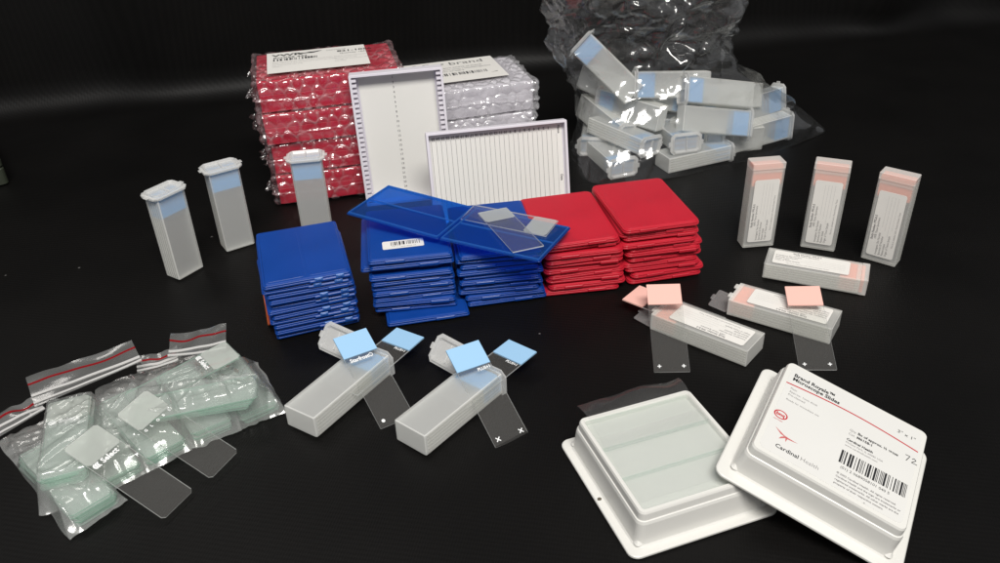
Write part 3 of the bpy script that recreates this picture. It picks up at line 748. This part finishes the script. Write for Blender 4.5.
def lid():
    W, H, D, t = 13.1, 8.8, .95, .22
    root = thing('index_box', 'white slide tray lid with ruled index sheet, propped behind the stacks', 'tray lid', P(.6, 70.2, .02, 77, 0, 9.5) @ T(0, H/2, 0))
    b = MB()
    b.loft([rr(W, H, .12, 3, -D), rr(W, H, .12, 3, -.03), rr(W-.06, H-.06, .1, 3, 0), rr(W-2*t, H-2*t, .05, 3, 0), rr(W-2*t, H-2*t, .05, 3, -D+.15)])
    b.build('shell', M['white'], root)
    p = MB(); slab(p, W-.65, H-.6, .03, -D+.153, -D+.165, .002, 1); po = p.build('index_sheet', M['paper_grey'], root)
    q = MB(); z = -D+.172; n = 25; x0, x1 = -W/2+.5, W/2-1.35
    for k in range(n+1):
        x = x0+(x1-x0)*k/n; q.box(x-.016, x+.016, -H/2+.4, H/2-.95, z, z+.002)
        if k < n: text(q, str(25-k), .34, T(x+.18, H/2-.60, z) @ RZ(180), 0, 'CENTER', .014)
    x = W/2-.85; q.box(x-.012, x+.012, -H/2+.5, H/2-1.3, z, z+.002)
    text(q, 'Name', .30, T(x+.1, H/2-.55, z) @ RZ(-90), 0, 'LEFT', .012); text(q, 'Date', .30, T(x+.2, -.8, z) @ RZ(-90), 0, 'LEFT', .012)
    q.build('printing', M['grey_ink'], po)
lid()
# ------------------------------------------------------------------ formed white slide trays (foreground right)
def formed(mb, W, D, H, fl, opened):
    Fw, Fd = W+2*fl, D+2*fl
    L = [rr(Fw-.1, Fd-.1, .55, 6, 0), rr(Fw, Fd, .6, 6, .05), rr(Fw, Fd, .6, 6, .16), rr(Fw-.12, Fd-.12, .55, 6, .21),
         rr(W+.62, D+.62, .5, 6, .22), rr(W+.45, D+.45, .5, 6, .32), rr(W+.22, D+.22, .5, 6, H-.75), rr(W+.10, D+.10, .45, 6, H-.58), rr(W-.02, D-.02, .42, 6, H-.55)]
    L += [rr(W-.10, D-.10, .4, 6, H-.12), rr(W-.22, D-.22, .36, 6, H)]
    if opened:
        L += [rr(W-.62, D-.62, .2, 6, H), rr(W-.70, D-.70, .2, 6, H-.10), rr(W-.72, D-.72, .2, 6, H-.42)]
    mb.loft(L, True, True, smooth=False)
def notch(mb, W, D, H):
    for sx, sy in ((-1, -1), (1, -1), (1, 1), (-1, 1)):
        slab(mb, .5, .5, .22, .2, .55, .16, 4, sx*(W/2+.02), sy*(D/2+.02))
W0, D0, H0 = 7.85, 8.35, 2.45
XT = P(9.40, 36.3, .0, 0, 0, 18.6)
o = thing('slide_carton_tray', 'white formed tray filled with clear slides under film, brown mark on its rim', 'slide tray', XT)
b = MB(); formed(b, W0, D0, H0, .80, True); notch(b, W0, D0, H0); b.build('tray_body', M['vac'], o)
dm = MB(); dm.loft([[(-4.45+.16*math.cos(a*.7)*(1+.3*math.sin(a*3)), -.4+.14*math.sin(a*.7), .213) for a in range(9)], [(-4.45+.1*math.cos(a*.7), -.4+.08*math.sin(a*.7), .222) for a in range(9)]], False, True)
dm.build('brown_mark', M['dirt'], o)
for r_ in range(3):
    for k in range(3):
        put_slide('carton', XT @ T(.02*((k*7) % 3-1), 2.53-r_*2.53+.015*((k*5) % 3-1), H0-.42+.07+.112*k) @ RZ(90+((k*3+r_) % 3-1)*.5) @ RX(((r_*5+k*2) % 3-1)*.25), 'clear slide stacked in the %s row of the open white tray' % ('rear', 'middle', 'front')[r_], 'slides in the %s row of the white tray' % ('rear', 'middle', 'front')[r_])
# film folded over the slides, its loose end standing up behind the tray
fm = MB(); v = []; f = []; nu, nv = 30, 60
for j in range(nv+1):
    t = j/nv
    for i in range(nu+1):
        s = i/nu; x = -3.55+7.0*s+.5*t*t
        y = -3.4+9.2*t; z = H0+.05+.02*noise.noise((x*.4, y*.4, 2))
        if y > 3.9: z += .10*(y-3.9)-.18*(y-3.9)**2+.25*noise.noise((x*.5, y*.5, 5)); x += (y-3.9)*.25*(.5 if s > .5 else -.2)
        v.append((x, y, z))
for j in range(nv):
    for i in range(nu): a = j*(nu+1)+i; f.append([a, a+1, a+nu+2, a+nu+1])
fm.add(v, f, None, 0, True)
v = []; f = []
for j in range(7):
    for i in range(nu+1):
        s = i/nu; v.append((-3.5+6.9*s, .75+1.2*j/6+.15*s+.12*noise.noise((s*2, j*.1, 1)), H0+.16+.02*noise.noise((s*5, j*.3, 0))))
for j in range(6):
    for i in range(nu): a = j*(nu+1)+i; f.append([a, a+1, a+nu+2, a+nu+1])
fm.add(v, f, None, 0, True)
fo = fm.build('film_sheet', M['tray_film']); place(fo, XT); tag(fo, 'thin clear film folded over the slides in the open white tray', 'film')
# closed carton lid with printing
CX = P(18.88, 34.74, 3.93, 2.7, 16.5, -30.7)
WC, DC, HC = 8.75, 8.1, 2.35
o = thing('slide_carton', 'white formed slide box lid with printed label and barcode, tilted on the open tray', 'slide box', CX)
b = MB(); formed(b, WC, DC, HC, .95, False); notch(b, WC, DC, HC)
bo = b.build('lid_body', M['vac'], o); bo.location = (0, 0, -HC*U)
s = MB(); slab(s, WC-.75, DC-.7, .35, .004, .012, .001, 5, .02, .02); lo = s.build('label', M['carton_paper'], o)
t = MB(); Z = .018
def uv(u, v): return (-WC/2+WC*u, DC/2-DC*v)
def L_(s_, size, u, v, mi=0, bold=0, sx=1.0):
    x, y = uv(u, v); text(t, s_, size, T(x, y, Z), mi, bold=bold, sx=sx)
L_('Brand Royale™', .40, .075, .145, 0, .012, 1.0); L_('Microscope Slides', .40, .075, .19, 0, .012, 1.0)
pts = []
for k in range(25):
    u_ = .045+.91*k/24; pts.append((u_, .245-.035*math.sin(math.pi*k/24)+.0*k))
w = .045
t.loft([[(*uv(a, b_-w*.12), Z) for a, b_ in pts], [(*uv(a, b_+w*.12), Z) for a, b_ in pts]], False, False, mi=2, closed=False)
L_('Plain', .22, .085, .29, 1); L_('Approx. 1mm thick', .22, .085, .325, 1); L_('Pre-cleaned', .22, .085, .36, 1); L_('Ready for immediate use', .2, .085, .415, 1)
x, y = uv(.095, .585)
for r_ in (.34,):
    t.loft([[(x+r_*1.2*math.cos(R(a)), y+r_*math.sin(R(a)), Z) for a in range(0, 361, 15)], [(x+(r_-.07)*1.2*math.cos(R(a)), y+(r_-.07)*math.sin(R(a)), Z) for a in range(0, 361, 15)]], False, False, mi=2, closed=False)
text(t, 'bnq', .34, T(x-.27, y-.1, Z), 2, bold=.015); text(t, 'CERTIFIED', .12, T(x-.32, y-.52, Z), 2)
# bird emblem
x, y = uv(.17, .775)
for poly in (((-.85, .55), (-.1, .12), (.05, -.05), (-.35, .08)), ((-.1, .12), (.25, .05), (.95, .0), (.2, -.12)), ((-.05, .0), (.15, -.02), (-.35, -.5), (-.25, -.2)), ((.05, -.05), (.2, -.1), (.15, -.5))):
    t.add([(x+a*.8, y+b_*.7+.1, Z) for a, b_ in poly], [list(range(len(poly)))], None, 3)
L_('Cardinal', .40, .135, .89, 0, .006); L_('Health', .40, .300, .89, 1, -.004)
L_('Qty.', .24, .52, .385, 1); L_('Bx of approx. ½ gross', .26, .575, .385, 0, .008); L_('Cat.', .24, .52, .425, 1); L_('M6158-1', .26, .575, .425, 0, .008)
L_('Cardinal Health', .24, .52, .485, 0, .008); L_('McGaw Park, IL 60085 USA', .19, .52, .515, 1); L_('www.cardinalhealth.com', .19, .52, .545, 1)
L_('3" x 1"', .36, .80, .155, 0, .0, 1.1); 
x, y = uv(.885, .375)
for pl in (((0, .38), (.26, .40), (.10, -.05)), ((.40, .28), (.50, .40), (.62, .30), (.40, .0), (.72, .02))):
    for (a, b_), (c_, d_) in zip(pl, pl[1:]):
        n_ = Vector((d_-b_, a-c_, 0)).normalized()*.022
        t.add([(x+a+n_.x, y+b_+n_.y, Z), (x+c_+n_.x, y+d_+n_.y, Z), (x+c_-n_.x, y+d_-n_.y, Z), (x+a-n_.x, y+b_-n_.y, Z)], [[0, 1, 2, 3]], None, 0)
x0, y1 = uv(.515, .595); x1, y0 = uv(.94, .72)
barcode(t, x0, x1, y0, y1, T(0, 0, Z), 33, 0, .038)
L_('(01) 2 0689058101 040 5', .27, .535, .765, 0)
for k, s_ in enumerate(('© 2002 Cardinal Health. All rights reserved.', 'Cardinal Health and the logo are trademarks or', 'registered trademarks. All other marks are the', 'property of their respective owners.')):
    L_(s_, .185, .525, .825+.032*k, 1, .004)
L_('®', .14, .72, .955, 1)
t.build('printing', [M['ink'], M['grey_ink'], M['red_ink'], M['pale_red_ink']], lo)
# ------------------------------------------------------------------ big clear bag of slide boxes
BG = 'milky boxes inside the big clear bag'
def bag_box(X, label):
    stamp('blue_box_shut', None, X, label, BG)
    for k in (0, 1, 2):
        put_slide('bluebag', X @ T(0, -.52+.52*k, 3.85) @ RX(90), 'blue-ended slide packed in the bag\'s '+label.split(',')[0], 'slides inside the bag\'s '+label.split(',')[0])
def bx(c, e, s, mode, label):
    F = P(c[0], c[1], c[2], *e); ex, ey, ez = [F.to_3x3().col[k].copy() for k in range(3)]
    zl = ex*s; yl = ey if mode == 'edge' else ez
    X = frame(Vector(c)-zl*3.98, yl.cross(zl), yl, zl)
    bag_box(X, label)
bx((23.3, 84.0, 6.75), (-25, 11, 11), -1, 'edge', 'upper right milky box, blue band at its left')
bx((23.1, 82.7, 4.1), (-22, 11, 11), 1, 'edge', 'second right milky box, blue band at its right end')
bx((28.8, 85.5, 1.6), (0, -3, 23), 1, 'edge', 'lowest right milky box, pointing at the bag corner')
bx((14.6, 85.2, 4.9), (-9, 3, -42), -1, 'edge', 'left middle milky box, slanting down towards the front')
bx((13.6, 83.0, 2.9), (-8, 3, -50), 1, 'flat', 'left ribbed milky box, under the slanting one')
c = at(604, 64, 9.2); bx((c.x+.2, c.y-1.5, c.z), (-25, 38, -30), -1, 'edge', 'uppermost milky box, tipped up at the left of the bag')
c = at(664, 86, 7.6); bx((c.x+.8, c.y+.5, c.z), (-15, 2, 2), -1, 'edge', 'upper middle milky box, lid facing left')
bx((18.9, 83.6, 2.7), (0, 4, 101), -1, 'flat', 'centre milky box, lid facing the front')
bx((21.0, 81.5, .95), (0, 0, 22), 1, 'flat', 'lowest centre milky box, lying flat in front')
bx((11.9, 82.4, 1.0), (0, 0, 108), -1, 'flat', 'front left milky box, lid low at the corner')
bx((11.2, 87.8, 1.2), (0, 0, 80), -1, 'flat', 'rear left milky box, lid seen past the front one')
bx((24.0, 86.6, 1.5), (0, 0, 80), -1, 'edge', 'greenish upright-edged milky box, between the right ones')
bx((29.0, 89.0, 3.3), (-10, -2, 28), 1, 'edge', 'rear right milky box, ribs peeping over')
bx((18.6, 88.0, 4.6), (-8, 0, 4), 1, 'edge', 'rear centre milky box, half hidden')
bx((12.0, 86.2, 3.3), (-10, 10, -62), 1, 'edge', 'left buried milky box, wedged under the slanting one')
bx((25.6, 87.6, 5.0), (-12, 6, 20), -1, 'edge', 'right buried milky box, behind the two right ones')
bx((16.6, 86.5, 2.2), (0, 0, -12), 1, 'edge', 'centre buried milky box, behind the front lid')
bx((17.6, 86.0, 6.0), (-10, 4, -20), 1, 'edge', 'upper buried milky box, under the lid facing left')
bx((25.0, 84.6, 1.3), (0, 0, 8), -1, 'edge', 'low buried milky box, under the two right ones')
bx((13.2, 87.6, 6.4), (-10, 14, -30), 1, 'edge', 'high buried milky box, behind the tipped one')
bx((21.5, 87.5, 2.6), (0, 0, 60), 1, 'edge', 'deep buried milky box, in the dark middle of the heap')
def big_bag():
    loops = [(0.05, [(8.2, 84.5), (8.6, 79.5), (10.3, 77.2), (14, 76.9), (18, 77.9), (24, 80.3), (29, 82.6), (33.6, 85.6), (37.6, 88.9), (35, 90.4), (30, 92.5), (20, 93), (11, 92)]),
             (1.6, [(8.0, 84.5), (8.6, 79.8), (10.6, 77.6), (14, 77.4), (18, 78.2), (24, 79.6), (29, 82.0), (34, 85.6), (36.0, 88.6), (35, 90.4), (30, 92.5), (20, 93), (11, 92)]),
             (4.0, [(8.6, 85), (9.4, 80.8), (11.4, 79.0), (14.5, 78.8), (18.5, 79.2), (23.5, 80.0), (28, 81.8), (32, 85.4), (33.2, 88), (32, 90), (28, 92), (19, 92.5), (11, 91.5)]),
             (7.0, [(8.4, 86), (9.4, 82.4), (12, 80.6), (15, 80.4), (18.5, 80.6), (23, 81.2), (26.8, 82.6), (28.6, 85.6), (29, 88), (27.5, 89.6), (24, 91), (18, 91.5), (11, 91)]),
             (9.6, [(7.6, 87), (8.4, 83.6), (11, 82.0), (14, 81.6), (18, 81.8), (21.5, 82.2), (24.2, 83.2), (25.0, 85.6), (24.6, 88), (23, 89), (20, 90), (16, 90.5), (11, 90.5)]),
             (12.5, [(6.9, 87), (7.6, 84), (10, 82.4), (14, 82.2), (18, 82.4), (21, 82.6), (23, 83.4), (23.4, 85.4), (23, 87.4), (21, 88.2), (18, 89), (14, 89.3), (10, 89)]),
             (17, [(6.2, 84.5), (7, 82), (10, 80.8), (14, 80.6), (18, 80.8), (21, 81), (23, 81.8), (23.4, 83.5), (23, 85), (21, 86), (18, 86.5), (14, 86.8), (9, 86.6)]),
             (23, [(5.2, 82.5), (6.2, 80), (10, 79), (14, 78.8), (18, 79), (21, 79.4), (23, 80), (23.6, 81.6), (23, 83), (21, 84), (18, 84.4), (14, 84.6), (9, 84.6)])]
    n = 13; NU, NV = 234, 130
    def cr(p, t):
        i = int(math.floor(t)) % n; f_ = t-math.floor(t); a, b, c_, d = [Vector(p[(i+k) % n]) for k in (-1, 0, 1, 2)]
        return .5*((2*b)+(c_-a)*f_+(2*a-5*b+4*c_-d)*f_*f_+(3*b-a-3*c_+d)*f_**3)
    v = []; f = []
    for j in range(NV+1):
        t = j/NV; z = .05+22.95*t**1.15
        k = 0
        while k < len(loops)-2 and loops[k+1][0] < z: k += 1
        z0, p0 = loops[k]; z1_, p1 = loops[k+1]; s = (z-z0)/(z1_-z0); s = max(0, min(1, s)); s = s*s*(3-2*s)*.5+s*.5
        for i in range(NU):
            a = i/NU*n; q = cr(p0, a)*(1-s)+cr(p1, a)*s
            c_ = Vector((17, 85)); dr = (q-c_).normalized()
            up = min(1, max(0, (z-7)/5))
            x3 = (q.x*.16, q.y*.16, z*.16)
            r1 = max(0, 1-3.0*abs(noise.noise((x3[0]+1, x3[1], x3[2]*.7))))
            r2_ = max(0, 1-3.4*abs(noise.noise((x3[0]*1.3-x3[2]*.9+4, x3[1]*1.3, x3[2]*.6+9))))
            r3 = max(0, 1-4*abs(noise.noise((q.x*.42+z*.12, q.y*.4, z*.06+3))))
            cre = 0
            for q_, (ax_, ay_, az_, o_) in enumerate(((.30, .05, .22, 3), (-.22, .1, .30, 7), (.10, .1, .42, 12), (.36, 0, -.16, 5))):
                u_ = q.x*ax_+q.y*ay_+z*az_+o_+.5*noise.noise((q.x*.15, z*.15, q_)); cre += max(0, 1-abs((u_ % 2.6)-1.3)/.16)*max(0, noise.noise((q.x*.2+q_*7, z*.2, 1))+.25)
            w_ = (.35+.75*up)*(r1*.8+r2_*.8)+.45*up*r3+(.14+.62*up)*cre+up*(.42*noise.noise((q.x*.42, q.y*.42, z*.34))+.38*max(0, 1-3*abs(noise.noise((q.x*.36+8, q.y*.36, z*.30)))))+.5*(.2+up)*noise.noise((x3[0]*1.1, x3[1]*1.1, x3[2]*1.1+20))
            vd = noise.voronoi((q.x*.30+.05*z, q.y*.30, z*.26+3))[0]; w_ += (.12+.75*up)*(min(.6, vd[1]-vd[0])*1.6-.35)
            vd = noise.voronoi((q.x*.62+9, q.y*.62, z*.5+7))[0]; w_ += (.08+.34*up)*(min(.6, vd[1]-vd[0])*1.6-.35)
            vd = noise.voronoi((q.x*1.15+2, q.y*1.15, z*.85+5))[0]; w_ += (.05+.10*up)*(min(.6, vd[1]-vd[0])*1.6-.35)
            q = q+dr*(w_-.35)*min(1, .25+z/3)
            zz = z+(.35*noise.noise((q.x*.3, q.y*.3, z*.3+40)) if z > 1 else 0)
            v.append((q.x, q.y, zz))
    for j in range(NV):
        for i in range(NU): f.append([j*NU+i, j*NU+(i+1) % NU, (j+1)*NU+(i+1) % NU, (j+1)*NU+i])
    mb = MB(); mb.add(v, f, None, 0, True)
    o = mb.build('plastic_bag', M['film']); tag(o, 'large clear crinkled plastic bag heaped with milky slide boxes', 'plastic bag')
big_bag()
# dark case just entering the frame at the left
c = at(6, 186, 0)
o = thing('dark_case', 'dark olive case corner just entering at the left edge', 'case', P(c.x-7.9, c.y+2.5, -.1, 0, 0, 35))
b = MB(); slab(b, 11, 12, .5, .02, 1.9, .12, 4); b.build('case_base', M['olive'], o)
b = MB(); slab(b, 11, 12, .5, 1.94, 2.9, .2, 4); b.build('case_lid', M['olive'], o)
# ------------------------------------------------------------------ light
def area(name, loc, target, sx, sy, power, c):
    l = bpy.data.lights.new(name, 'AREA'); l.shape = 'RECTANGLE'; l.size = sx; l.size_y = sy; l.energy = power; l.color = c
    o = bpy.data.objects.new(name, l); col.objects.link(o); o.location = loc
    o.rotation_euler = (Vector(target)-Vector(loc)).to_track_quat('-Z', 'Y').to_euler()
area('ceiling_lamp', (.2, -.75, 2.0), (0, .75, 0), 1.3, .55, 64, (1, .97, .925))
area('rear_ceiling_lamp', (-1.05, 1.55, 1.95), (0, .7, 0), .7, .4, 5, (1, .96, .90))
w = bpy.data.worlds.new('World'); sc.world = w; w.use_nodes = True
bg = w.node_tree.nodes['Background']; bg.inputs[0].default_value = (.93, .95, 1, 1); bg.inputs[1].default_value = .23
sc.view_settings.view_transform = 'Standard'; sc.view_settings.look = 'None'; sc.view_settings.gamma = 1; sc.view_settings.exposure = 0
sc.cycles.transparent_max_bounces = 64; sc.cycles.max_bounces = 12; sc.cycles.diffuse_bounces = 4; sc.cycles.glossy_bounces = 4
